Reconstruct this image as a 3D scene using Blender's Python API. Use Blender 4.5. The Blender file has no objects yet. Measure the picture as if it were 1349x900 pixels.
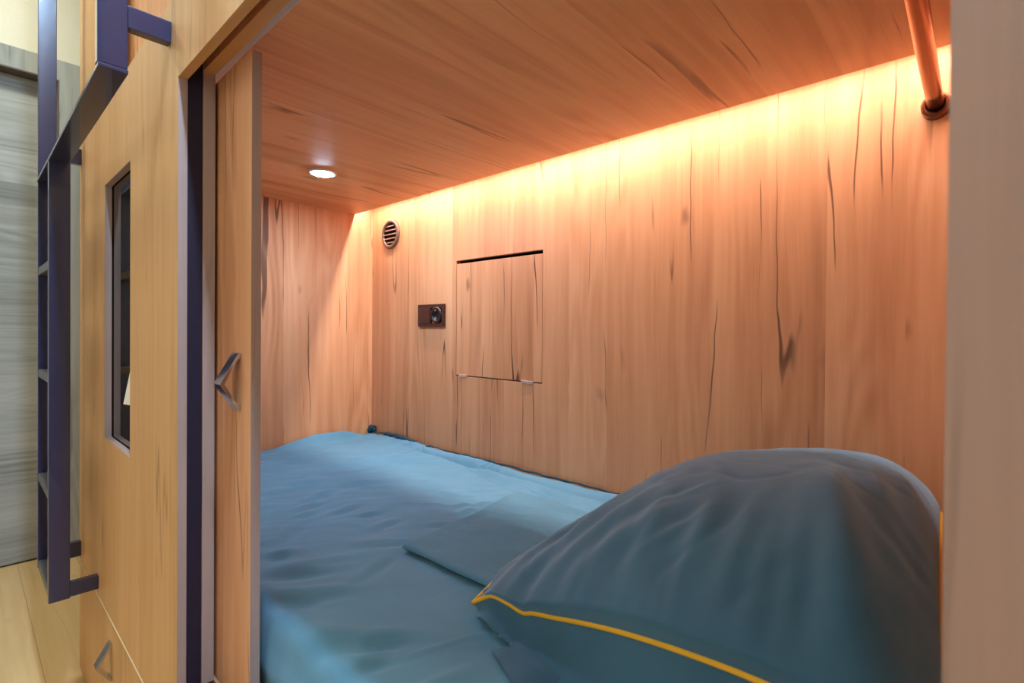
import bpy, bmesh, math, random
from mathutils import Vector, Matrix, noise

random.seed(7)
H = 1.06                      # height of the lens above the floor: all z below are measured from the lens
SC = bpy.context.scene
COL = SC.collection
PI = math.pi


# ------------------------------------------------------------------ helpers
class MB:
    """collects geometry (lens-relative z) and links it as ONE mesh object"""

    def __init__(self):
        self.bm = bmesh.new()

    def _merge(self, b, mi=0):
        for f in b.faces:
            f.material_index = mi
        me = bpy.data.meshes.new('tmp')
        b.to_mesh(me)
        b.free()
        self.bm.from_mesh(me)
        bpy.data.meshes.remove(me)

    def box(self, x0, x1, y0, y1, z0, z1, bev=0.0, seg=2, mi=0):
        b = bmesh.new()
        bmesh.ops.create_cube(b, size=1)
        for v in b.verts:
            v.co = Vector(((x0 + x1) / 2 + v.co.x * (x1 - x0), (y0 + y1) / 2 + v.co.y * (y1 - y0),
                           (z0 + z1) / 2 + v.co.z * (z1 - z0)))
        if bev:
            bmesh.ops.bevel(b, geom=b.edges[:], offset=bev, segments=seg, profile=.7, affect='EDGES')
        self._merge(b, mi)
        return self

    def plate(self, us, vs, hole, w0, w1, axis='Y', edge_mi=0, low_mi=0):
        """a slab with rectangular holes, one connected mesh. axis 'Y': u=x v=z w=y"""
        b = bmesh.new()
        cache = {}

        def V(i, j, k):
            key = (i, j, k)
            if key not in cache:
                u, v, w = us[i], vs[j], (w0, w1)[k]
                co = {'Y': (u, w, v), 'X': (w, u, v), 'Z': (u, v, w)}[axis]
                cache[key] = b.verts.new(co)
            return cache[key]

        n, m = len(us) - 1, len(vs) - 1
        fill = [[not hole((us[i] + us[i + 1]) / 2, (vs[j] + vs[j + 1]) / 2) for j in range(m)] for i in range(n)]
        F = lambda i, j: 0 <= i < n and 0 <= j < m and fill[i][j]

        def face(vs_, mi):
            f = b.faces.new(vs_)
            f.material_index = mi

        for i in range(n):
            for j in range(m):
                if not fill[i][j]:
                    continue
                for k in (0, 1):
                    face([V(i, j, k), V(i + 1, j, k), V(i + 1, j + 1, k), V(i, j + 1, k)], 0)
                if not F(i - 1, j):
                    face([V(i, j, 0), V(i, j + 1, 0), V(i, j + 1, 1), V(i, j, 1)], edge_mi)
                if not F(i + 1, j):
                    face([V(i + 1, j, 0), V(i + 1, j + 1, 0), V(i + 1, j + 1, 1), V(i + 1, j, 1)], edge_mi)
                if not F(i, j - 1):
                    face([V(i, j, 0), V(i + 1, j, 0), V(i + 1, j, 1), V(i, j, 1)], low_mi)
                if not F(i, j + 1):
                    face([V(i, j + 1, 0), V(i + 1, j + 1, 0), V(i + 1, j + 1, 1), V(i, j + 1, 1)], 0)
        bmesh.ops.recalc_face_normals(b, faces=b.faces[:])
        me = bpy.data.meshes.new('tmp')
        b.to_mesh(me)
        b.free()
        self.bm.from_mesh(me)
        bpy.data.meshes.remove(me)
        return self

    def tube(self, pts, r, n=16, cap=True, mi=0):
        pts = [Vector(p) for p in pts]
        rr = r if isinstance(r, (list, tuple)) else [r] * len(pts)
        b = bmesh.new()
        rings = []
        t0 = (pts[1] - pts[0]).normalized()
        up = Vector((0, 0, 1)) if abs(t0.z) < .9 else Vector((1, 0, 0))
        nrm = (up - t0 * up.dot(t0)).normalized()
        for i, p in enumerate(pts):
            a = pts[max(i - 1, 0)]
            c = pts[min(i + 1, len(pts) - 1)]
            t = (c - a).normalized()
            nrm = (nrm - t * nrm.dot(t)).normalized()
            bi = t.cross(nrm)
            rings.append([b.verts.new(p + (nrm * math.cos(2 * PI * k / n) + bi * math.sin(2 * PI * k / n)) * rr[i])
                          for k in range(n)])
        for i in range(len(pts) - 1):
            for k in range(n):
                f = b.faces.new([rings[i][k], rings[i][(k + 1) % n], rings[i + 1][(k + 1) % n], rings[i + 1][k]])
                f.smooth = True
        if cap:
            b.faces.new(rings[0][::-1])
            b.faces.new(rings[-1])
        bmesh.ops.recalc_face_normals(b, faces=b.faces[:])
        self._merge(b, mi)
        return self

    def lathe(self, prof, c, axis='Z', n=48, sx=1.0, mi=0):
        """prof: list of (r, h) about an axis through c"""
        b = bmesh.new()
        rings = []
        for r, h in prof:
            ring = []
            for k in range(n):
                a = 2 * PI * k / n
                p, q = r * math.cos(a) * sx, r * math.sin(a)
                co = {'Z': (p, q, h), 'Y': (p, h, q), 'X': (h, p, q)}[axis]
                ring.append(b.verts.new(Vector(co) + Vector(c)))
            rings.append(ring)
        for i in range(len(prof) - 1):
            for k in range(n):
                f = b.faces.new([rings[i][k], rings[i][(k + 1) % n], rings[i + 1][(k + 1) % n], rings[i + 1][k]])
                f.smooth = True
        if prof[0][0] > 1e-6:
            b.faces.new(rings[0][::-1])
        if prof[-1][0] > 1e-6:
            b.faces.new(rings[-1])
        bmesh.ops.remove_doubles(b, verts=b.verts[:], dist=1e-6)
        bmesh.ops.recalc_face_normals(b, faces=b.faces[:])
        self._merge(b, mi)
        return self

    def grid(self, P, closed_u=False, smooth=True, mi=0):
        """P[i][j] -> point"""
        b = bmesh.new()
        R = [[b.verts.new(p) for p in row] for row in P]
        n = len(R)
        for i in range(n if closed_u else n - 1):
            A, B = R[i], R[(i + 1) % n]
            for j in range(len(A) - 1):
                f = b.faces.new([A[j], B[j], B[j + 1], A[j + 1]])
                f.smooth = smooth
        self._merge(b, mi)
        return self

    def weld(self, d=1e-5):
        bmesh.ops.remove_doubles(self.bm, verts=self.bm.verts[:], dist=d)
        bmesh.ops.recalc_face_normals(self.bm, faces=self.bm.faces[:])
        return self

    def build(self, name, mats, parent=None, base=False):
        me = bpy.data.meshes.new(name)
        if not isinstance(mats, (list, tuple)):
            mats = [mats]
        for m in mats:
            me.materials.append(m)
        off = Vector((0, 0, 0))
        if parent is not None:
            q = parent
            while q is not None:
                off += q.location
                q = q.parent
        elif base:
            xs = [v.co.x for v in self.bm.verts]
            ys = [v.co.y for v in self.bm.verts]
            off = Vector(((min(xs) + max(xs)) / 2, (min(ys) + max(ys)) / 2, min(v.co.z for v in self.bm.verts) + H))
        for v in self.bm.verts:
            v.co += Vector((0, 0, H)) - off
        self.bm.to_mesh(me)
        self.bm.free()
        o = bpy.data.objects.new(name, me)
        COL.objects.link(o)
        if parent is not None:
            o.parent = parent
        elif base:
            o.location = off
        return o


def tag(o, label=None, cat=None, group=None, kind=None):
    if label:
        o['label'] = label
    if cat:
        o['category'] = cat
    if group:
        o['group'] = group
    if kind:
        o['kind'] = kind
    return o


def thing(name, label, cat, x, y, z, group=None):
    o = bpy.data.objects.new(name, None)
    o.empty_display_size = .05
    COL.objects.link(o)
    o.location = (x, y, z + H)
    return tag(o, label, cat, group)


def struct(o):
    return tag(o, kind='structure')


# ------------------------------------------------------------------ materials
def srgb(r, g, b):
    f = lambda c: (c / 255) / 12.92 if c <= 10 else ((c / 255 + .055) / 1.055) ** 2.4
    return (f(r), f(g), f(b), 1)


class NT:
    def __init__(self, name):
        self.m = bpy.data.materials.new(name)
        self.m.use_nodes = True
        self.t = self.m.node_tree
        self.b = self.t.nodes['Principled BSDF']

    def n(self, typ, **kw):
        d = self.t.nodes.new(typ)
        for k, v in kw.items():
            setattr(d, k, v)
        return d

    def link(self, a, b):
        if isinstance(a, (int, float)):
            b.default_value = a
        elif isinstance(a, tuple):
            b.default_value = a
        else:
            self.t.links.new(a, b)

    def math(self, op, a, b=0.0, c=None, clamp=False):
        d = self.n('ShaderNodeMath', operation=op, use_clamp=clamp)
        self.link(a, d.inputs[0])
        self.link(b, d.inputs[1])
        if c is not None:
            self.link(c, d.inputs[2])
        return d.outputs[0]

    def step(self, x, lo, hi):
        d = self.n('ShaderNodeMapRange', interpolation_type='SMOOTHSTEP')
        self.link(x, d.inputs[0])
        d.inputs[1].default_value, d.inputs[2].default_value = lo, hi
        return d.outputs[0]

    def vec(self, x, y, z):
        d = self.n('ShaderNodeCombineXYZ')
        for a, i in zip((x, y, z), d.inputs):
            self.link(a, i)
        return d.outputs[0]

    def noise(self, v, scale=1.0, detail=2.0, rough=.5, dist=0.0):
        d = self.n('ShaderNodeTexNoise')
        self.link(v, d.inputs['Vector'])
        d.inputs['Scale'].default_value = scale
        d.inputs['Detail'].default_value = detail
        d.inputs['Roughness'].default_value = rough
        d.inputs['Distortion'].default_value = dist
        return d.outputs[0]

    def mix(self, fac, a, b, mode='MIX'):
        d = self.n('ShaderNodeMix', data_type='RGBA', blend_type=mode)
        self.link(fac, d.inputs[0])
        self.link(a, d.inputs[6])
        self.link(b, d.inputs[7])
        return d.outputs[2]

    def xyz(self):
        tc = self.n('ShaderNodeTexCoord')
        s = self.n('ShaderNodeSeparateXYZ')
        self.t.links.new(tc.outputs['Object'], s.inputs[0])
        return s.outputs

    def bump(self, h, strength, dist=.001):
        d = self.n('ShaderNodeBump')
        d.inputs['Strength'].default_value = strength
        d.inputs['Distance'].default_value = dist
        self.link(h, d.inputs['Height'])
        self.t.links.new(d.outputs[0], self.b.inputs['Normal'])


def wood(name, c_mid, c_light, c_dark, c_crack, grain='Z', board=.135, seed=0.0, crack=1.0, rough=.5, contrast=1.0,
         joint=0.0, spec=.28):
    T = NT(name)
    X, Y, Z = T.xyz()
    if grain == 'Z':
        u, v = T.math('ADD', X, Y), Z
    elif grain == 'Y':
        u, v = T.math('ADD', X, Z), Y
    elif grain == 'X':
        u, v = T.math('ADD', Y, Z), X
    else:                                    # grain along y on an upright face
        u, v = Z, T.math('ADD', Y, X)
    u = T.math('ADD', u, 20.3 + seed)
    v = T.math('ADD', v, 11.7 + seed * 1.7)
    # wander of the grain
    w1 = T.noise(T.vec(T.math('MULTIPLY', u, 4.0), T.math('MULTIPLY', v, 1.3), 0.0), 1, 2)
    uw = T.math('ADD', u, T.math('MULTIPLY', T.math('SUBTRACT', w1, .5), .035))
    # boards of the printed decor
    bi = T.math('FLOOR', T.math('DIVIDE', u, board))
    wn = T.n('ShaderNodeTexWhiteNoise', noise_dimensions='1D')
    T.link(bi, wn.inputs['W'])
    rnd = wn.outputs[0]
    off = T.math('MULTIPLY', rnd, 9.0)
    vo = T.math('ADD', v, off)
    P = lambda a, b_, c=0.0: T.vec(T.math('MULTIPLY', uw, a), T.math('MULTIPLY', vo, b_), T.math('ADD', off, c))
    large = T.noise(P(9, .9), 1, 3, .55)
    streak = T.noise(P(46, 1.6, 3.), 1, 4, .6)
    fine = T.noise(P(330, 7.0, 5.), 1, 3, .6)
    ring_src = T.noise(P(6.5, .75, 8.), 1, 1.5, .4)
    ring = T.math('SINE', T.math('MULTIPLY', ring_src, 95.0))
    ringm = T.step(T.noise(P(5, 1.2, 14.), 1, 1), .48, .68)
    # tone
    tone = T.math('ADD', T.math('MULTIPLY', T.math('SUBTRACT', large, .5), 1.7 * contrast),
                  T.math('MULTIPLY', T.math('SUBTRACT', streak, .5), 1.2 * contrast))
    tone = T.math('ADD', tone, T.math('MULTIPLY', T.math('SUBTRACT', rnd, .5), .42 * contrast))
    tone = T.math('ADD', tone, T.math('MULTIPLY', T.math('SUBTRACT', fine, .5), .34 * contrast))
    tone = T.math('ADD', tone, T.math('MULTIPLY', T.math('MULTIPLY', ring, ringm), .2 * contrast))
    dk = T.math('MULTIPLY', tone, -1.0, clamp=True)
    lt = T.math('MULTIPLY', tone, 1.0, clamp=True)
    col = T.mix(lt, c_mid, c_light)
    col = T.mix(dk, col, c_dark)
    # long drying cracks and knots
    w2 = T.noise(T.vec(T.math('MULTIPLY', u, 9.0), T.math('MULTIPLY', v, 4.5), 3.0), 1, 2)
    uc = T.math('ADD', uw, T.math('MULTIPLY', T.math('SUBTRACT', w2, .5), .022))
    ck = T.noise(T.vec(T.math('MULTIPLY', uc, 17.0), T.math('MULTIPLY', vo, .55), T.math('ADD', off, 21.0)), 1, 1.0, .4)
    ridge = T.math('SUBTRACT', 1.0, T.step(T.math('ABSOLUTE', T.math('SUBTRACT', ck, .5)), .003, .014))
    cm = T.step(T.noise(P(7.5, 2.3, 33.), 1, 2.0, .55), .48, .60)
    crackf = T.math('MULTIPLY', ridge, cm)
    vor = T.n('ShaderNodeTexVoronoi', feature='F1')
    kn = T.noise(P(30, 12, 40.), 1, 2)
    T.link(T.vec(T.math('ADD', T.math('MULTIPLY', uw, 9.0), T.math('MULTIPLY', kn, .3)), T.math('MULTIPLY', vo, 4.2), 0.0),
           vor.inputs['Vector'])
    vor.inputs['Scale'].default_value = 1
    sp = T.n('ShaderNodeSeparateColor')
    T.link(vor.outputs['Color'], sp.inputs[0])
    knot = T.math('MULTIPLY', T.math('SUBTRACT', 1.0, T.step(vor.outputs['Distance'], .035, .15)),
                  T.step(sp.outputs[0], .62, .7))
    dark = T.math('MAXIMUM', T.math('MULTIPLY', crackf, .78 * crack), T.math('MULTIPLY', knot, .5 * crack))
    col = T.mix(dark, col, c_crack)
    if joint:
        fr = T.math('FRACT', T.math('DIVIDE', u, board))
        e = T.math('LESS_THAN', fr, joint)
        col = T.mix(T.math('MULTIPLY', e, .6), col, c_crack)
    T.link(col, T.b.inputs['Base Color'])
    T.b.inputs['Roughness'].default_value = rough
    T.b.inputs['Specular IOR Level'].default_value = spec
    T.bump(T.math('ADD', T.math('MULTIPLY', fine, .5), T.math('MULTIPLY', dark, -1.0)), .25, .0006)
    return T.m


def plain(name, col, rough=.5, metal=0.0, spec=.5, noise_amt=.06, scale=60.0, bump=0.0, coat=0.0):
    T = NT(name)
    X, Y, Z = T.xyz()
    v = T.vec(X, Y, Z)
    nz = T.noise(v, scale, 3)
    k = T.math('ADD', 1.0 - noise_amt, T.math('MULTIPLY', nz, 2 * noise_amt))
    cm = T.n('ShaderNodeMix', data_type='RGBA', blend_type='MULTIPLY')
    cm.inputs[0].default_value = 1
    cm.inputs[6].default_value = col
    T.link(T.vec(k, k, k), cm.inputs[7])
    T.link(cm.outputs[2], T.b.inputs['Base Color'])
    T.b.inputs['Roughness'].default_value = rough
    T.b.inputs['Metallic'].default_value = metal
    T.b.inputs['Specular IOR Level'].default_value = spec
    T.b.inputs['Coat Weight'].default_value = coat
    if bump:
        T.bump(nz, bump, .001)
    return T.m


def cloth(name, col, col2, sheen=.25, spec=.2, rough=.75, tint=(.75, .9, 1, 1)):
    T = NT(name)
    X, Y, Z = T.xyz()
    v = T.vec(X, Y, Z)
    big = T.noise(v, 9.0, 3)
    # a fine plain weave
    wx = T.math('SINE', T.math('MULTIPLY', X, 5200.0))
    wy = T.math('SINE', T.math('MULTIPLY', Y, 5200.0))
    weave = T.math('MULTIPLY', wx, wy)
    fz = T.noise(v, 900.0, 2)
    col_ = T.mix(T.step(big, .25, .75), col, col2)
    T.link(col_, T.b.inputs['Base Color'])
    T.b.inputs['Roughness'].default_value = rough
    T.b.inputs['Specular IOR Level'].default_value = spec
    T.b.inputs['Sheen Weight'].default_value = sheen
    T.b.inputs['Sheen Roughness'].default_value = .5
    T.b.inputs['Sheen Tint'].default_value = tint
    T.bump(T.math('ADD', T.math('MULTIPLY', weave, .3), fz), .12, .0006)
    return T.m


OAK = dict(c_mid=srgb(206, 150, 108), c_light=srgb(224, 176, 135), c_dark=srgb(166, 108, 70), c_crack=srgb(66, 36, 24))
M = {}
M['oak_back'] = wood('oak_back', **OAK, seed=0.0)
M['oak_hatch'] = wood('oak_hatch', **OAK, seed=.6, crack=1.2)
M['oak_left'] = wood('oak_left', **OAK, seed=3.1)
M['oak_ceiling'] = wood('oak_ceiling', c_mid=srgb(216, 160, 112), c_light=srgb(232, 186, 140), c_dark=srgb(178, 118, 74), c_crack=srgb(80, 46, 28), grain='Y', seed=5.2, crack=.8)
M['oak_front'] = wood('oak_front', c_mid=srgb(196, 150, 98), c_light=srgb(214, 172, 120), c_dark=srgb(165, 118, 70),
                      c_crack=srgb(95, 60, 35), seed=7.7, crack=.5, contrast=.75, board=.11)
M['oak_door'] = wood('oak_door', **OAK, seed=9.4, crack=.8)
M['oak_upper_lit'] = wood('oak_upper_lit', c_mid=srgb(205, 140, 85), c_light=srgb(222, 165, 108), c_dark=srgb(160, 100, 55),  # orange oak: warm light inside the upper bunk put into the colour
                      c_crack=srgb(80, 45, 25), seed=12.0, crack=.8)
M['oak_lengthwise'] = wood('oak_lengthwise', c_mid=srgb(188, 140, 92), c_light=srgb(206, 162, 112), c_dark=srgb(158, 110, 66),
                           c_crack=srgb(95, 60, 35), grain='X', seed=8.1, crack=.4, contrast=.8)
M['bevel_glint'] = plain('pale_bevel_glint', srgb(226, 198, 156), .5)  # pale tone for a painted bevel highlight
M['gap_fill'] = plain('dark_gap_fill', srgb(34, 27, 46), .6, spec=.3)
M['oak_edge'] = wood('oak_edge', c_mid=srgb(164, 142, 134), c_light=srgb(184, 164, 156), c_dark=srgb(132, 110, 102),  # greyed oak: part of the bluish light on the edges is in the colour
                     c_crack=srgb(100, 82, 72), seed=2.2, crack=.3, contrast=.6)
M['grey_oak'] = wood('grey_oak', c_mid=srgb(158, 160, 154), c_light=srgb(184, 186, 180), c_dark=srgb(118, 118, 112),
                     c_crack=srgb(84, 80, 74), grain='U', seed=4.0, crack=.45, board=.4, contrast=1.3)
M['grey_oak_up'] = wood('grey_oak_up', c_mid=srgb(158, 160, 154), c_light=srgb(184, 186, 180), c_dark=srgb(122, 122, 116),
                        c_crack=srgb(84, 80, 74), grain='Z', seed=4.5, crack=.5, board=.3)
M['lining'] = plain('door_lining', srgb(96, 84, 74), .6)
M['floor'] = wood('floor_laminate', c_mid=srgb(206, 172, 120), c_light=srgb(224, 194, 146), c_dark=srgb(172, 134, 88),
                  c_crack=srgb(120, 86, 52), grain='X', seed=6.0, board=.19, joint=.010, crack=.22, contrast=.7)
M['oak_front_shaded'] = wood('oak_front_shaded', c_mid=srgb(158, 126, 108), c_light=srgb(176, 144, 126), c_dark=srgb(130, 98, 84),  # front oak greyed and darkened: the panel's shade is put into the colour
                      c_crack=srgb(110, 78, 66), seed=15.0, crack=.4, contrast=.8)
M['cream'] = plain('cream_wallpaper', srgb(222, 216, 196), .85, spec=.2, noise_amt=.05, scale=140, bump=.3)
M['white'] = plain('white_paint', srgb(225, 224, 220), .8, spec=.2)
M['steel'] = plain('black_steel', srgb(34, 36, 68), .25, spec=.6, noise_amt=.1, scale=25, coat=.45)
M['rung'] = plain('highlight_steel', srgb(96, 94, 98), .4, metal=.5, scale=90)  # lighter grey paints the highlights on the ladder rungs
M['chrome'] = plain('chrome', srgb(205, 205, 210), .14, metal=1.0, noise_amt=.02)
M['nickel'] = plain('satin_nickel', srgb(225, 215, 208), .45, metal=.4, noise_amt=.02)
M['alu'] = plain('aluminium', srgb(176, 172, 168), .38, metal=.7, noise_amt=.04)
M['copper'] = plain('copper_rod', srgb(178, 118, 84), .25, metal=1.0, noise_amt=.04, scale=30)
M['copper_dark'] = plain('copper_socket', srgb(120, 72, 48), .35, metal=.9)
M['brown_plastic'] = plain('brown_plastic', srgb(62, 34, 30), .32, spec=.5)
M['black_plastic'] = plain('black_plastic', srgb(20, 17, 18), .35)
M['bronze'] = plain('bronze_plastic', srgb(112, 86, 72), .4, metal=.3)
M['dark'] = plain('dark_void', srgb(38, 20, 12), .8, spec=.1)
M['glass'] = plain('dark_glass', srgb(30, 22, 18), .03, spec=.6, noise_amt=.02)
M['patch'] = plain('patch', srgb(232, 226, 214), .8)
M['sheet'] = cloth('teal_sheet', srgb(85, 133, 158), srgb(93, 142, 168), .12)
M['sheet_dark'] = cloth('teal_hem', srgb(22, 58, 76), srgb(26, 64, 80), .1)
M['blanket'] = cloth('teal_blanket', srgb(78, 125, 148), srgb(85, 133, 156), .12)
M['pillow'] = cloth('pillow_cotton', srgb(50, 92, 116), srgb(58, 101, 125), .6, tint=(.55, .76, 1, 1))
M['piping'] = plain('yellow_piping', srgb(226, 172, 44), .6, spec=.3)
M['platform'] = plain('platform_board', srgb(150, 110, 75), .7)


def emit(name, col, power):
    T = NT(name)
    T.b.inputs['Base Color'].default_value = (1, 1, 1, 1)
    T.b.inputs['Emission Color'].default_value = col
    T.b.inputs['Emission Strength'].default_value = power
    return T.m


# ------------------------------------------------------------------ the room shell
ZF = -H
XL, XR = -2.0, .06            # inside faces of the bunk ends
YB = .999                     # back wall
ZC = .502                     # bunk ceiling
XO, XE = -1.004, -.009        # the doorway in the bunk front

struct(MB().box(-3.4, 1.6, -1.3, 1.2, ZF - .05, ZF).build('floor', M['floor']))
struct(MB().box(-3.4, 1.6, -1.3, 1.2, 1.9, 1.95).build('ceiling', M['white']))
struct(MB().box(-3.4, 1.6, -1.35, -1.3, ZF, 1.9).build('wall_aisle', M['cream']))
struct(MB().box(1.6, 1.65, -1.3, 1.2, ZF, 1.9).build('wall_right', M['cream']))

# end wall of the aisle with its grey door
dY0, dY1, dZ = -.87, .053, 1.123
struct(MB().plate([-1.3, dY0, dY1, 1.2], [ZF, dZ, 1.9], lambda u, v: dY0 < u < dY1 and v < dZ, -3.17, -3.09, 'X')
       .build('wall_end', M['cream']))
door = thing('door_1', None, None, -3.12, -.41, ZF)
struct(door)
fr = MB()
fr.plate([dY0 - .09, dY0, dY1, dY1 + .092], [ZF, dZ, dZ + .09], lambda u, v: dY0 < u < dY1 and v < dZ, -3.105, -3.078, 'X')
fr.build('door_frame', M['grey_oak_up'], door)
MB().plate([dY0, dY0 + .006, dY1 - .006, dY1], [ZF, dZ - .006, dZ], lambda u, v: dY0 + .006 < u < dY1 - .006 and v < dZ - .006, -3.165, -3.0785, 'X').build('door_lining', M['lining'], door)
MB().box(-3.19, -3.15, dY0 + .007, dY1 - .007, ZF + .008, dZ - .008, .002).build('door_leaf', M['grey_oak'], door)
MB().box(-3.2, -3.165, dY0, dY1, dZ - .02, dZ, 0).build('door_stop', M['grey_oak_up'], door)
MB().box(-3.2, -3.191, -1.0, .3, ZF, 1.3).build('door_backing', M['dark'], door)

# ---- bunk shell
hx0, hx1, hz0, hz1 = -1.431, -1.017, -.168, .2595           # hatch opening in the back wall
struct(MB().plate([-2.055, hx0, hx1, .12], [-.72, hz0, hz1, .585],
                  lambda u, v: hx0 < u < hx1 and hz0 < v < hz1, YB, YB + .018).build('wall_back', M['oak_back']))
struct(MB().box(-2.055, XL, .058, YB - .0005, ZF, .585).build('wall_left', M['oak_left']))
struct(MB().box(XR, XR + .06, .058, YB - .0005, ZF, .585).build('wall_head', M['oak_left']))
struct(MB().box(XL + .0005, XR - .0005, .092, .910, ZC, ZC + .018).build('ceiling_bunk', M['oak_ceiling']))
struct(MB().box(-2.055, .12, .0145, YB + .018, .5855, .61).build('ceiling_deck', M['oak_ceiling']))
struct(MB().box(XL + .0005, XR - .0005, .058, YB - .0005, -.66, -.632).build('trim_1', M['platform']))

# front panel with the window and the doorway
wx0, wx1, wz0, wz1 = -1.652, -1.362, -.283, .3665
ZU = .576
front = MB().plate([-2.055, wx0, wx1, XO, XE], [-.715, -.64, wz0, wz1, .428, ZU],
                   lambda u, v: (wx0 < u < wx1 and wz0 < v < wz1) or (XO < u < XE and -.64 < v < .428), 0, .014, 'Y', 1, 2)
struct(front.build('wall_front', [M['oak_front'], M['oak_edge'], M['oak_lengthwise']]))
struct(MB().plate([XE + .0003, .9], [-.715, ZU], lambda u, v: False, 0, .014, 'Y', 1).build('wall_front_head', [M['oak_front_shaded'], M['oak_edge']]))
# second skin behind it: the pocket of the outer door
inner = MB().plate([-1.999, XO, XE, .055], [-.631, .452, .585], lambda u, v: XO < u < XE and v < .452, .038, .057, 'Y', 1, 2)
struct(inner.build('wall_pocket', [M['oak_door'], M['oak_edge'], M['oak_lengthwise']]))
struct(MB().box(-1.03, XO - .002, .0145, .0375, -.63, .4695).build('trim_6', M['gap_fill']))  # dark strip closing the pocket gap beside the doorway
struct(MB().box(-1.999, .055, .0145, .0375, .47, .585).build('trim_2', M['gap_fill']))       # header filler
struct(MB().box(-2.055, -1.9995, .0145, .0575, ZF, .585).build('trim_3', M['oak_door']))
# front of the upper bunk; an added orange board stands in for its warm-lit inside
struct(MB().plate([-2.055, -1.52, -.2, .9], [ZU + .003, 1.5, 1.9], lambda u, v: -1.52 < u < -.2 and v < 1.5, 0, .014, 'Y', 1)
       .build('wall_upper', [M['oak_front'], M['oak_edge']]))
struct(MB().box(-1.6, -.1, .03, .05, .611, 1.6).build('upper_board', M['oak_upper_lit']))

# window: reveal frame and a dark pane
win = thing('window_1', None, None, (wx0 + wx1) / 2, .01, wz0)
struct(win)
MB().plate([wx0, wx0 + .0015, wx1 - .0015, wx1], [wz0, wz0 + .0015, wz1 - .0015, wz1],
           lambda u, v: wx0 + .0015 < u < wx1 - .0015 and wz0 + .0015 < v < wz1 - .0015, .0005, .0155, 'Y', 0).build('window_frame', M['oak_edge'], win)
MB().box(wx0 - .01, wx1 + .01, .0165, .021, wz0 - .01, wz1 + .01).build('window_pane', M['glass'], win)
MB().plate([wx0 - .002, wx0 + .002, wx1 - .002, wx1 + .002], [wz0 - .002, wz0 + .002, wz1 - .002, wz1 + .002],
           lambda u, v: wx0 + .002 < u < wx1 - .002 and wz0 + .002 < v < wz1 - .002, .0142, .0164).build('window_gasket', M['dark'], win)

b = bmesh.new()
tri = [(-1.519, -.184), (-1.40, -.176), (-1.40, -.045)]  # outline of the white triangle on the pane
fa = [b.verts.new((x, .0157, z)) for x, z in tri]
ba = [b.verts.new((x, .0163, z)) for x, z in tri]
b.faces.new(fa)
b.faces.new(ba[::-1])
for k in range(3):
    b.faces.new([fa[k], ba[k], ba[(k + 1) % 3], fa[(k + 1) % 3]])
bmesh.ops.recalc_face_normals(b, faces=b.faces[:])
mb = MB()
mb._merge(b)
tag(mb.build('white_patch', M['patch'], base=True), 'small white triangular paper on the dark window pane in the oak front', 'patch')

# aluminium sliding track under the header
tr = thing('door_track', 'grey aluminium sliding track along the top of the bunk doorway', 'track', -.97, .074, .476)
MB().box(XL + .001, XR - .001, .0585, .0905, .487, .5015, .001).build('rail', M['alu'], tr)
MB().box(XL + .001, XR - .001, .0585, .0605, .476, .487).build('lip', M['alu'], tr)

# ------------------------------------------------------------------ sliding door with its pull
dr = thing('sliding_door', 'oak sliding door pushed open at the left of the bunk doorway', 'door', -1.33, .07, -.63)
MB().plate([-1.8, -.851], [-.63, .4435], lambda u, v: False, .0625, .0775, 'Y', 1).build('door_panel', [M['oak_door'], M['oak_edge']], dr)
MB().box(-1.5, -1.44, .066, .074, .4436, .4755).build('hanger', M['alu'], dr)


def pull(x, w, yf, zt, zb, out, parent):
    """triangular strap pull: two metal legs that meet at a point in front of the panel"""
    zm = (zt + zb) / 2 - .002
    prof = [(yf - .0004, zt), (yf - .004, zt), (yf - out, zm), (yf - .004, zb), (yf - .0004, zb)]
    t = .0035
    inn = [(yf - .0004, zt - .009), (yf - .005, zt - .010), (yf - out + .007, zm), (yf - .005, zb + .010), (yf - .0004, zb + .009)]
    b = bmesh.new()
    L = []
    for xx in (x - w / 2, x + w / 2):
        L.append(([b.verts.new((xx, p[0], p[1])) for p in prof], [b.verts.new((xx, p[0], p[1])) for p in inn]))
    (o0, i0), (o1, i1) = L
    for k in range(4):
        b.faces.new([o0[k], o0[k + 1], o1[k + 1], o1[k]])
        b.faces.new([i0[k], i0[k + 1], i1[k + 1], i1[k]])
        b.faces.new([o0[k], o0[k + 1], i0[k + 1], i0[k]])
        b.faces.new([o1[k], o1[k + 1], i1[k + 1], i1[k]])
    for k in (0, 4):
        b.faces.new([o0[k], o1[k], i1[k], i0[k]])
    bmesh.ops.recalc_face_normals(b, faces=b.faces[:])
    bmesh.ops.bevel(b, geom=b.edges[:], offset=.0006, segments=2, affect='EDGES')
    mb = MB()
    mb._merge(b)
    return mb.build('pull_handle', M['chrome'], parent)


h = pull(-.908, .030, .0625, -.040, -.135, .032, dr)
h['label'] = 'chrome triangular pull handle'

# ------------------------------------------------------------------ drawer under the bunk
dw = thing('bed_drawer', 'oak drawer front below the bunk, under the groove beside the ladder', 'drawer', -1.6, .008, ZF)
MB().plate([-2.053, -1.16], [ZF + .004, -.7235], lambda u, v: False, .0005, .0165, 'Y', 0).build('drawer_front', M['oak_front'], dw)
MB().box(-2.053, -1.16, -.0005, .0165, -.7234, -.7190, .0006).build('edge_glint', M['bevel_glint'], dw)  # added pale strip that paints the highlight below the groove
h = pull(-1.565, .028, .0005, -.775, -.865, .032, dw)
h['label'] = 'chrome triangular pull handle'
struct(MB().box(-1.157, .9, .0005, .0165, ZF + .0005, -.722).build('trim_4', M['oak_front']))
struct(MB().box(-2.05, .055, .03, .04, ZF + .0005, -.67).build('trim_5', M['dark']))

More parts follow.
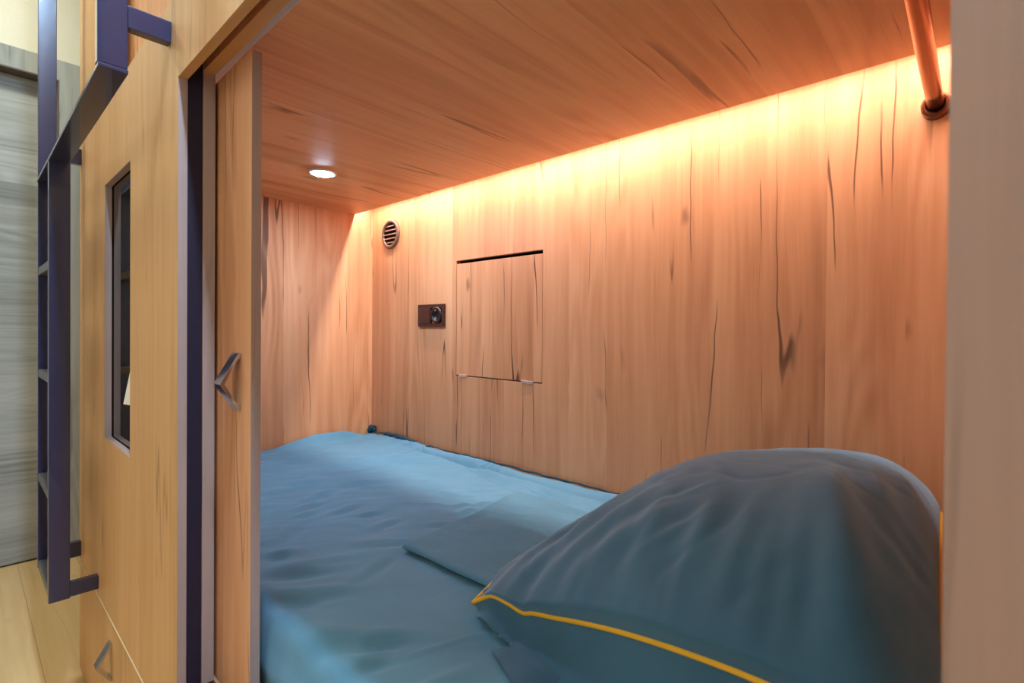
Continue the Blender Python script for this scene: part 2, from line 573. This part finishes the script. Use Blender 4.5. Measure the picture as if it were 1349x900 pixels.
# ------------------------------------------------------------------ ladder
ld = thing('bunk_ladder', 'black steel ladder standing off the oak bunk front', 'ladder', -1.88, -.08, -.706)
MB().box(-2.04, -2.02, -.098, -.057, -.706, 1.8, .0015).build('stile', M['steel'], ld)
MB().box(-1.749, -1.729, -.100, -.058, -.703, .4295, .0015).build('stile', M['steel'], ld)
MB().box(-1.066, -1.045, -.102, -.062, .4295, 1.8, .0015).build('stile', M['steel'], ld)
o = MB().box(-2.0195, -1.045, -.101, -.061, .4265 - .004, .4290, .0012).build('top_bar', M['steel'], ld)
for z in (.163, -.133, -.437, -.694):
    MB().box(-2.0195, -1.7495, -.097, -.060, z - .011, z + .011, .002).build('rung', M['rung'], ld)
for x, y, z0, z1 in ((-1.055, -.0618, .500, .537), (-2.03, -.0568, .498, .545), (-2.03, -.0568, -.700, -.655), (-1.739, -.0578, -.700, -.664)):
    MB().box(x - .010, x + .010, y, -.0004, z0, z1, .0015).build('bracket', M['steel'], ld)

# ------------------------------------------------------------------ back wall fittings
ht = thing('wall_hatch', 'square oak hatch let into the back wall with a finger gap above', 'hatch', -1.224, YB + .01, hz0)
MB().box(hx0 + .002, hx1 - .002, YB + .0005, YB + .0165, hz0 + .004, hz1 - .0125, .0006).build('hatch_panel', M['oak_hatch'], ht)
MB().plate([hx0 - .02, hx0, hx1, hx1 + .02], [hz0 - .02, hz0, hz1, hz1 + .02], lambda u, v: hx0 < u < hx1 and hz0 < v < hz1,
           YB + .0185, YB + .08).build('recess_frame', M['dark'], ht)
MB().box(hx0 - .02, hx1 + .02, YB + .0805, YB + .09, hz0 - .02, hz1 + .02).build('recess_back', M['dark'], ht)
for x0, x1 in ((-1.409, -1.372), (-1.104, -1.055)):
    MB().box(x0, x1, YB - .0035, YB + .012, hz0 + .0004, hz0 + .0038, .0006).box(x0, x1, YB - .0035, YB - .0002, hz0 - .0025, hz0 + .0055, .001).build('hinge', M['nickel'], ht)

vt = thing('vent_grille', 'round bronze vent grille high on the back wall', 'vent', -1.855, YB, .348)
c = (-1.855, YB, .411)
MB().lathe([(.063, -.0004), (.063, -.006), (.058, -.010), (.050, -.010), (.047, -.004), (.047, -.0004), (.063, -.0004)], c, 'Y').build('rim', M['bronze'], vt)
MB().lathe([(.0, -.0005), (.0465, -.0005), (.0465, -.0012), (0, -.0012)], c, 'Y').build('backing', M['dark'], vt)
for k in range(5):
    dz = (k - 2) * .0175
    hw = math.sqrt(.0468 ** 2 - (abs(dz) + .004) ** 2)
    b = bmesh.new()
    vs = [b.verts.new((c[0] + s * hw, YB - yy, c[2] + dz + zz)) for s in (-1, 1) for yy, zz in ((.0014, .0045), (.0092, -.004), (.0085, -.0058), (.0014, .0012))]
    for q in ((0, 1, 5, 4), (1, 2, 6, 5), (2, 3, 7, 6), (3, 0, 4, 7), (0, 1, 2, 3), (4, 5, 6, 7)):
        b.faces.new([vs[i] for i in q])
    bmesh.ops.recalc_face_normals(b, faces=b.faces[:])
    mb = MB()
    mb._merge(b)
    mb.build('slat', M['bronze'], vt)

so = thing('power_socket', 'dark brown switch and power socket plate on the back wall', 'socket', -1.572, YB, .015)
sx0, sx1, sz0, sz1 = -1.653, -1.492, .0145, .1015
MB().plate([sx0, sx0 + .013, -1.574, -1.570, sx1 - .013, sx1], [sz0, sz0 + .013, sz1 - .013, sz1],
           lambda u, v: sz0 + .013 < v < sz1 - .013 and (sx0 + .013 < u < -1.574 or -1.570 < u < sx1 - .013), YB - .009, YB - .0004, 'Y').build('frame', M['brown_plastic'], so)
MB().box(sx0 + .0135, -1.5745, YB - .0115, YB - .0004, sz0 + .0135, sz1 - .0135, .0015).build('rocker', M['brown_plastic'], so)
cs = (-1.5375, YB, .058)
MB().lathe([(.0325, -.0004), (.0325, -.0105), (.0285, -.0125), (.0225, -.0125), (.0215, -.011), (.0205, -.003), (0, -.003)], cs, 'Y').build('socket_insert', M['black_plastic'], so)
for dz in (-.0195, .0195):
    MB().box(cs[0] - .004, cs[0] + .004, YB - .0135, YB - .0032, cs[2] + dz - .0022, cs[2] + dz + .0022, .0006).build('earth_clip', M['chrome'], so)
for dx in (-.0095, .0095):
    MB().lathe([(.0028, -.0031), (.0028, -.0034), (0, -.0034)], (cs[0] + dx, YB, cs[2]), 'Y', 12).build('pin_hole', M['dark'], so)

# ------------------------------------------------------------------ copper rail
rd = thing('hanging_rail', 'copper coloured round hanging rail under the bunk ceiling at the head end', 'rail', -.062, .55, .41)
MB().tube([(-.062, y, .427) for y in (.0915, .3, .6, .9, .982)], .0125, 24).build('rod', M['copper'], rd)
MB().lathe([(.022, -.0004), (.022, -.024), (.0195, -.026), (.0145, -.026), (.0135, -.018), (0, -.018)], (-.062, YB, .427), 'Y', 32).build('rail_socket', M['copper_dark'], rd)
MB().lathe([(.0, -.0005), (.020, -.0005), (.020, -.004), (.018, -.0055), (0, -.0055)], (-.026, YB, .427), 'Y', 32, 1.4).build('mounting_plate', M['copper_dark'], rd)

# ------------------------------------------------------------------ downlight
dl = thing('ceiling_downlight', 'small round cool white downlight set in the bunk ceiling', 'light', -1.543, .531, ZC - .008)
MB().lathe([(.043, -.0004), (.043, -.003), (.040, -.006), (.034, -.006), (.033, -.0004), (.043, -.0004)], (-1.543, .531, ZC), 'Z').build('trim_ring', M['white'], dl)
M['lamp'] = emit('downlight_lens', (.56, .76, 1, 1), 270)
MB().lathe([(.0, -.0008), (.0325, -.0008), (.0325, -.0066), (.026, -.009), (0, -.010)], (-1.543, .531, ZC), 'Z').build('lens', M['lamp'], dl)


# ------------------------------------------------------------------ bedding
def seg_d(x, y, s):
    ax, ay, bx, by = s[:4]
    dx, dy = bx - ax, by - ay
    t = ((x - ax) * dx + (y - ay) * dy) / (dx * dx + dy * dy)
    tc = max(0., min(1., t))
    ex, ey = x - ax - tc * dx, y - ay - tc * dy
    L = math.hypot(dx, dy)
    side = (dx * (y - ay) - dy * (x - ax)) / L
    return math.hypot(ex, ey), side, t


def strokes(x, y, S, grow=1.0):
    """soft cloth folds: a ridge with a little valley on one side"""
    z = 0
    for s in S:
        w, h_ = s[4] * 1.35, s[5]
        if abs(x - (s[0] + s[2]) / 2) > .4 or abs(y - (s[1] + s[3]) / 2) > .4:
            continue
        d, side, t = seg_d(x, y, s)
        if d > 4 * w:
            continue
        q = side / w
        fall = math.exp(-(max(0, -t, t - 1) * math.hypot(s[2] - s[0], s[3] - s[1]) / (1.6 * w)) ** 2)
        taper = .35 + .65 * math.sin(PI * max(0., min(1., t)))
        z += h_ * fall * taper * (math.exp(-q * q) - .7 * math.exp(-(q - 1.5) ** 2))
    return z


def nz(x, y, s=0.0):
    return noise.noise(Vector((x, y, s)))


SHEET_FOLDS = [
    (-1.208, .298, -1.201, .348, .008, .004), (-1.104, .398, -1.082, .44, .008, .004), (-1.159, .366, -1.165, .442, .009, .004),
    (-1.296, .372, -1.321, .472, .012, .004), (-1.245, .32, -1.248, .394, .009, .004), (-.935, .48, -.899, .527, .008, .004),
    (-.998, .395, -1.004, .459, .010, .004), (-.975, .129, -.897, .236, .014, .007), (-.851, .142, -.797, .204, .012, .006),
    (-1.054, .159, -1.015, .206, .012, .005), (-.759, .061, -.661, .14, .014, .007), (-.661, .14, -.607, .201, .012, .006),
    (-.62, .104, -.592, .167, .010, .005), (-.955, .313, -.882, .404, .010, .0035), (-1.186, .67, -.817, .556, .016, .003),
    (-.82, .241, -.853, .336, .010, .003), (-.963, .187, -.907, .284, .010, .003), (-1.031, .678, -.824, .612, .012, .003),
    (-1.397, .955, -.932, .83, .014, .006), (-1.108, .909, -.682, .83, .014, .005), (-.952, .558, -.916, .681, .009, .003),
    (-1.081, .193, -1.158, .293, .012, .004), (-1.36, .45, -1.30, .58, .014, .004), (-1.5, .38, -1.42, .5, .014, .004),
    (-1.7, .40, -1.6, .52, .014, .0035), (-1.45, .30, -1.40, .40, .012, .004), (-.90, .10, -.80, .16, .012, .006),
]
BX0, BX1, BY0, BY1 = XL + .004, XR - .004, .094, YB - .004
ZB = -.457


def sheet_z(x, y):
    dl_, dr_, df, db = x - BX0, BX1 - x, y - BY0, BY1 - y
    z = ZB
    # plump mattress
    z += .006 * min(1, dl_ / .5) * min(1, df / .25) * min(1, db / .3) - .004
    # gathered edge along the walls
    edge = math.exp(-((db - .02) / .016) ** 2) * (.55 + .7 * nz(x * 7, 1.3))
    z += .014 * edge
    z -= .020 * math.exp(-((db - .054 - .012 * nz(x * 4, 9.)) / .011) ** 2) * (.6 + .6 * nz(x * 3.1, 4.4)) * (1 if x > -1.6 else .3)
    el = math.exp(-((dl_ - .02) / .02) ** 2) * max(0., min(1., (y - .55) / .16)) * max(0., min(1., (.95 - y) / .10))
    z += .034 * el
    z -= .008 * math.exp(-((dl_ - .075) / .02) ** 2) * (.5 + .5 * nz(y * 4, 2.))
    # gathers that fan out from the bunched hem
    for gx, gy, k, a in ((-1.62, YB - .02, 15, .0045), (-1.97, YB - .03, 11, .004), (-1.2, YB, 13, .003)):
        r = math.hypot(x - gx, y - gy)
        if r < .4:
            an = math.atan2(y - gy, x - gx)
            z += a * math.sin(an * k + 1.5 * nz(x * 6, y * 6, 3.)) * math.exp(-r / .10) * min(1, r / .02)
    z -= 1.5 * strokes(x, y, SHEET_FOLDS)
    # drawn wrinkles across the bed
    a = .9
    p, q = x * math.cos(a) + y * math.sin(a), -x * math.sin(a) + y * math.cos(a)
    wv = nz(p * 3.0, q * 15 + 1.5 * nz(p * 5, q * 5, 8.), 2.)
    m = max(0., nz(x * 2.4, y * 2.4, 11.) + .25)
    z += (.009 * math.exp(-(wv / .16) ** 2)) * m * min(1, df / .05) * min(1, db / .1)
    wv = nz(p * 7.0, q * 42, 5.)
    z += .0026 * wv * (m + .2)
    z += .006 * nz(x * 2.2, y * 2.2, 20.)
    # rounded borders
    for d, r in ((dl_, .02), (dr_, .03), (df, .035), (db, .012)):
        if d < r:
            z -= r - math.sqrt(max(0., r * r - (r - d) ** 2))
    return z


def build_sheet(parent):
    nx, ny = 430, 200
    P = []
    for i in range(nx + 1):
        x = BX0 + (BX1 - BX0) * i / nx
        row = []
        for k in range(7):                    # front drop
            t = k / 7
            row.append((x, BY0 - .006 * math.sin(t * PI) + .004 * nz(x * 6, t * 2, 31.), -.60 + t * .1))
        for j in range(ny + 1):
            y = BY0 + (BY1 - BY0) * (j / ny)
            row.append((x, y, sheet_z(x, y)))
        row.append((x, BY1, -.6))
        P.append(row)
    mb = MB()
    mb.grid(P)
    return mb.build('fitted_sheet', M['sheet'], parent)


bed = thing('mattress', 'mattress in a wrinkled teal fitted sheet filling the bunk', 'mattress', (BX0 + BX1) / 2, .55, -.632)
MB().box(BX0 + .006, BX1 - .006, BY0 + .012, BY1 - .006, -.6315, -.512, .02, 3).build('core', M['white'], bed)
build_sheet(bed)


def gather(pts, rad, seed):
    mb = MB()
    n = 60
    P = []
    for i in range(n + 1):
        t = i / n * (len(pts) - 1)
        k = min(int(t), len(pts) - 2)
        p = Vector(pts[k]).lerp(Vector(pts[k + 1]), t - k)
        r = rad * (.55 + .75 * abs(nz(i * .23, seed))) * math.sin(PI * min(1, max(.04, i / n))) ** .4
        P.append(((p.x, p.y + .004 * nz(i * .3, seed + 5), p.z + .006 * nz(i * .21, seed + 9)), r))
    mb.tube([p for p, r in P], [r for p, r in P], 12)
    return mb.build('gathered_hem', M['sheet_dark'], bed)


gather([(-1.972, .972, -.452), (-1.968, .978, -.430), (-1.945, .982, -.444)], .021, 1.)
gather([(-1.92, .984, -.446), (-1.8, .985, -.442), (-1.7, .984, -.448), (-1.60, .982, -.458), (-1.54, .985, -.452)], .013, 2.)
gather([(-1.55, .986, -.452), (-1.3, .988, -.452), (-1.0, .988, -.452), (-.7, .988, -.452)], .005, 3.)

# folded blanket partly under the pillow
_GX, _GY, _GS = -.98, .30, .01
_SH = [[sheet_z(_GX + i * _GS, _GY + j * _GS) for j in range(62)] for i in range(78)]


def _pass(G, fn, r):
    n, m_ = len(G), len(G[0])
    return [[fn([G[a][b] for a in range(max(0, i - r), min(n, i + r + 1)) for b in range(max(0, j - r), min(m_, j + r + 1))])
             for j in range(m_)] for i in range(n)]


_BB = _pass(_pass(_SH, max, 4), lambda v: sum(v) / len(v), 2)


def blanket_base(x, y):
    fx, fy = max(0., min(76.99, (x - _GX) / _GS)), max(0., min(60.99, (y - _GY) / _GS))
    i, j = int(fx), int(fy)
    u_, v_ = fx - i, fy - j
    return (_BB[i][j] * (1 - u_) * (1 - v_) + _BB[i + 1][j] * u_ * (1 - v_) + _BB[i][j + 1] * (1 - u_) * v_ + _BB[i + 1][j + 1] * u_ * v_) + .0015


def blanket():
    x0, x1, y0, y1 = -.875, -.36, .372, .775
    nx, ny = 110, 90
    T_, bt = [], []
    for i in range(nx + 1):
        rt, rb = [], []
        for j in range(ny + 1):
            s, t = i / nx, j / ny
            # denser near the borders
            s2 = .5 - .5 * math.cos(PI * s)
            t2 = .5 - .5 * math.cos(PI * t)
            x, y = x0 + (x1 - x0) * s2, y0 + (y1 - y0) * t2
            x += .012 * nz(y * 6, 3., 1.) - .05 * (t2 - .2) * (1 - s2)
            y += .008 * nz(x * 7, 8., 1.) + .02 * (1 - s2) * (t2 - .5)
            d = min(s2 * (x1 - x0), (1 - s2) * (x1 - x0), t2 * (y1 - y0), (1 - t2) * (y1 - y0))
            thick = .012
            prof = .004 + (thick - .003) * math.sqrt(max(0., 1 - (1 - min(1, d / .009)) ** 2))
            base = blanket_base(x, y)
            z = base + .0018 + prof
            z += (.0016 * nz(x * 9, y * 9, 4.) - .0028 * math.exp(-(nz(x * 5 + 3 * y, y * 26 - 9 * x, 6.) / .16) ** 2)) * min(1, d / .03)
            for sy in (.50, .60):                        # soft fold lines
                z -= .0035 * math.exp(-((y - sy - .02 * nz(x * 5, 2.)) / .006) ** 2) * min(1, d / .03)
            rt.append((x, y, z))
            rb.append((x, y, base + .0014 + .006 * math.exp(-(d / .007) ** 2) if d > 0 else z))
        T_.append(rt)
        bt.append(rb)
    mb = MB()
    mb.grid(T_)
    mb.grid(bt)
    mb.weld(1e-6)
    o = mb.build('folded_blanket', M['blanket'], base=True)
    return tag(o, 'thin teal blanket folded flat on the bed, half under the pillow', 'blanket')


blanket()

# ------------------------------------------------------------------ pillow
def spline(pts, t):
    n = len(pts) - 1
    f = t * n
    k = min(int(f), n - 1)
    u = f - k
    p1, p2 = Vector(pts[k]), Vector(pts[k + 1])
    p0 = Vector(pts[k - 1]) if k > 0 else p1 * 2 - p2
    p3 = Vector(pts[k + 2]) if k + 2 <= n else p2 * 2 - p1
    return .5 * ((2 * p1) + (p2 - p0) * u + (2 * p0 - 5 * p1 + 4 * p2 - p3) * u * u + (3 * p1 - p0 - 3 * p2 + p3) * u ** 3)


def resample(pts, n=200):
    q = [spline(pts, i / 400) for i in range(401)]
    L = [0]
    for a, b in zip(q, q[1:]):
        L.append(L[-1] + (b - a).length)
    out = []
    k = 0
    for i in range(n + 1):
        s = L[-1] * i / n
        while k < 399 and L[k + 1] < s:
            k += 1
        u = (s - L[k]) / max(1e-9, L[k + 1] - L[k])
        out.append(q[k].lerp(q[k + 1], u))
    return out


NL, NR = (-.598, .312, -.442), (-.012, .235, -.335)
FR, FL = (-.047, .955, -.335), (-.640, .935, -.434)
near = resample([NL, (-.578, .312, -.429), (-.552, .310, -.414), (-.518, .307, -.411), (-.484, .305, -.412), (-.462, .302, -.403), (-.420, .297, -.391),
                 (-.378, .290, -.377), (-.325, .281, -.361), (-.271, .270, -.346), (-.21, .258, -.332), (-.144, .245, -.320), (-.07, .238, -.318), NR])
far = resample([FL, (-.55, .955, -.415), (-.35, .968, -.37), (-.15, .968, -.33), FR])
left = resample([NL, (-.606, .40, -.424), (-.618, .55, -.416), (-.626, .70, -.416), (-.630, .85, -.425), FL])
right = resample([NR, (-.020, .35, -.310), (-.029, .50, -.292), (-.037, .70, -.295), (-.043, .87, -.305), FR])

PIL_FOLDS = [
    (-.149, .531, -.060, .231, .024, .034), (-.105, .604, -.035, .30, .016, .020), (-.075, .68, -.03, .398, .012, .014),
    (-.175, .40, -.152, .20, .010, .006), (-.151, .41, -.122, .20, .010, .006), (-.20, .42, -.19, .22, .011, .006),
    (-.3, .575, -.225, .30, .014, .004), (-.357, .387, -.27, .451, .006, .002), (-.312, .326, -.251, .39, .006, .002),
    (-.52, .33, -.44, .52, .018, .012), (-.56, .33, -.52, .50, .014, .010), (-.47, .32, -.36, .46, .016, .008),
    (-.42, .31, -.30, .40, .014, .006), (-.24, .28, -.25, .42, .012, .005), (-.30, .29, -.33, .44, .012, .005),
    (-.35, .5, -.45, .62, .010, .003), (-.33, .47, -.43, .57, .006, .002), (-.26, .50, -.35, .64, .006, .0025),
]


def pillow():
    N = 170
    pl = thing('pillow', 'plump dark teal pillow with yellow piping at the head of the bed', 'pillow', -.33, .6, -.455)
    ease = lambda a: a
    idx = lambda L, t: L[0].lerp(L[0], 0) if t <= 0 else (L[-1] if t >= 1 else L[int(t * 200)].lerp(L[int(t * 200) + 1], t * 200 - int(t * 200)))
    top, bot = [], []
    for i in range(N + 1):
        rt, rb = [], []
        s = i / N
        s = .5 - .5 * math.cos(PI * (.12 + .76 * s)) / math.cos(PI * .12)
        s = min(1., max(0., s))
        for j in range(N + 1):
            t = j / N
            t = .5 - .5 * math.cos(PI * (.12 + .76 * t)) / math.cos(PI * .12)
            t = min(1., max(0., t))
            A, B, L, R = idx(near, s), idx(far, s), idx(left, t), idx(right, t)
            c = A * (1 - t) + B * t + L * (1 - s) + R * s - (
                near[0] * (1 - s) * (1 - t) + near[-1] * s * (1 - t) + far[0] * (1 - s) * t + far[-1] * s * t)
            a, b = 2 * s - 1, 2 * t - 1
            ea, eb = max(0., 1 - abs(a) ** (2.0 if a < 0 else 7.0)), max(0., 1 - abs(b) ** 3.)
            bul = ea ** (1.45 if a < 0 else .45) * eb ** .62
            hgt = .116 * bul * (1 - .27 * max(0., a) ** 1.3)
            # keep the crown fairly flat and level
            z = c.z + hgt
            # seam puckers
            fade = min(1., ea * 2.5) * min(1., eb * 2.5)
            ez = .9 * strokes(c.x, c.y, PIL_FOLDS) * fade
            pk = math.exp(-(t * .65) / .07)
            ez += .0025 * nz(s * 17 + 3 * nz(s * 5, t * 4, 1.), t * 3, 3.) * pk * min(1., t / .03) * 2
            pk = math.exp(-((1 - s) * .6) / .08)
            ez += .003 * nz(t * 15 + 3 * nz(s * 5, t * 4, 1.), s * 3, 6.) * pk * min(1., (1 - s) / .03) * 2
            pk = math.exp(-(s * .6) / .07)
            ez += .0025 * nz(t * 14 + 3 * nz(s * 5, t * 4, 2.), s * 3, 7.) * pk * min(1., s / .03) * 2
            ez += (.006 * nz(c.x * 5, c.y * 5, 3.3) + .0015 * nz(c.x * 22 + c.y * 14, c.y * 6, 3.8)
                   - .0026 * math.exp(-(nz(c.x * 11 - c.y * 4, c.y * 5 + c.x * 3, 9.1) / .10) ** 2) * max(0., nz(c.x * 4, c.y * 4, 2.2) + .35)
                   - .0016 * math.exp(-(nz(c.x * 7 + c.y * 13, c.y * 4 - c.x * 9, 7.7) / .10) ** 2) * max(0., nz(c.x * 5, c.y * 5, 6.2) + .3)) * fade
            # roll the belly outwards past the seam
            out = .020 * math.exp(-((min(t, .5)) / .05)) * min(1., t / .015) * min(1, ea * 3)
            inx = max(0., min(1., (-.33 - c.x) / .02 + 1)) * max(0., min(1., (c.y - .325) / .02)) * max(0., min(1., (.80 - c.y) / .02))
            outx = .020 * math.exp(-s / .05) * min(1., s / .012) * max(0., min(1., (t - .05) / .08)) * min(1., eb * 3)
            rt.append((c.x - outx, c.y - out, max(z + ez, (blanket_base(c.x, c.y) + .0215) if inx > .5 else -9)))
            zb = c.z - (.16 * (1 + .6 * a)) * (max(0., ea) ** .4) * (max(0., eb) ** (.22 if b < 0 else .42))
            inx = max(0., min(1., (-.33 - c.x) / .02 + 1)) * max(0., min(1., (c.y - .325) / .02)) * max(0., min(1., (.80 - c.y) / .02))
            fl = max(sheet_z(c.x, c.y), sheet_z(c.x, c.y - .03)) + .006
            fl = fl * (1 - inx) + (blanket_base(c.x, c.y) + .0205) * inx
            rb.append((c.x, c.y - .045 * math.exp(-t / .05) * min(1, t / .012) * min(1, s / .06) * max(0., ea) ** .2, min(max(zb + .004 * nz(s * 9, t * 6, 12.), fl), max(z + ez - .0005, fl)) if 0 < i < N and 0 < j < N else c.z))
            if i in (0, N) or j in (0, N):
                rt[-1] = (c.x, c.y, c.z)
                rb[-1] = (c.x, c.y, c.z)
        top.append(rt)
        bot.append(rb)
    mb = MB()
    mb.grid(top)
    mb.grid([r[::-1] for r in bot])
    mb.weld(1e-6)
    mb.build('pillow_case', M['pillow'], pl)
    loop = near[:-1] + right[:-1] + far[::-1][:-1] + left[::-1]
    for p in loop[::1]:
        p.z += .0008
    mb = MB()
    mb.tube(loop[::2] + [loop[-1]], .0034, 10)
    o = mb.build('piping', M['piping'], pl)
    o['label'] = 'thin yellow piping along the seam'
    # loose flap of the case that peeks out on the bed
    P = []
    A, B, C_, D = Vector((-.498, .252, -.4465)), Vector((-.475, .29, -.4465)), Vector((-.36, .28, -.4475)), Vector((-.37, .20, -.4475))
    for i in range(13):
        row = []
        for j in range(13):
            u, v = i / 12, j / 12
            p = (A * (1 - u) + D * u) * (1 - v) + (B * (1 - u) + C_ * u) * v
            p.z = sheet_z(p.x, p.y) + .007 + .0015 * nz(u * 4, v * 4)
            row.append(p)
        P.append(row)
    mb = MB()
    mb.grid(P)
    mb.grid([[Vector((p.x, p.y, p.z - .002)) for p in r] for r in P])
    mb.build('case_flap', M['pillow'], pl)
    return pl


pillow()

# ------------------------------------------------------------------ light
def area(name, loc, rot, sx, sy, power, col, shape='RECTANGLE', spread=PI):
    l = bpy.data.lights.new(name, 'AREA')
    l.shape = shape
    l.size = sx
    if shape in ('RECTANGLE', 'ELLIPSE'):
        l.size_y = sy
    l.energy = power
    l.color = col
    l.spread = spread
    o = bpy.data.objects.new(name, l)
    o.location = Vector(loc) + Vector((0, 0, H))
    o.rotation_euler = rot
    COL.objects.link(o)
    return o


# warm LED tape in the slot between bunk ceiling and back wall
area('led_tape_light', (-.97, .930, .572), (math.radians(-22), 0, 0), 2.05, .010, 19.5, (1, .85, .78))
# the downlight
area('downlight_light', (-1.543, .531, ZC - .0115), (0, 0, 0), .055, .055, 4.0, (.58, .86, 1.15), 'DISK')
# aisle ceiling lamps, cool white
area('aisle_lamp', (-.25, -.155, 1.87), (0, 0, 0), .40, .08, 88, (.50, .73, 1.05))
area('aisle_lamp', (-2.38, -.6, 1.87), (0, 0, 0), .24, .24, 22, (1, 1.05, .92))

w = bpy.data.worlds.new('World')
SC.world = w
w.use_nodes = True
w.node_tree.nodes['Background'].inputs[0].default_value = (.6, .7, 1, 1)
w.node_tree.nodes['Background'].inputs[1].default_value = .05

# ------------------------------------------------------------------ camera
yaw, pitch, roll, f = .7433, -.0072, .0074, 667.4
fw = Vector((-math.sin(yaw) * math.cos(pitch), math.cos(yaw) * math.cos(pitch), math.sin(pitch)))
r0 = Vector((math.cos(yaw), math.sin(yaw), 0))
u0 = r0.cross(fw)
r = r0 * math.cos(roll) + u0 * math.sin(roll)
u = -r0 * math.sin(roll) + u0 * math.cos(roll)
cam = bpy.data.cameras.new('camera')
cam.sensor_width = 36
cam.lens = f / 1349 * 36
cam.shift_y = -(450 - 440.9) / 1349
cam.clip_start = .02
cam.dof.use_dof = True
cam.dof.focus_distance = 1.3
cam.dof.aperture_fstop = cam.lens / 2.4
co = bpy.data.objects.new('camera', cam)
m = Matrix((r, u, -fw)).transposed().to_4x4()
m.translation = Vector((0, -.25, H))
co.matrix_world = m
COL.objects.link(co)
SC.camera = co

SC.cycles.diffuse_bounces = 8
SC.cycles.max_bounces = 12
SC.view_settings.view_transform = 'Standard'
SC.view_settings.look = 'None'
SC.view_settings.gamma = 1
SC.view_settings.use_curve_mapping = False
SC.view_settings.exposure = 0.0
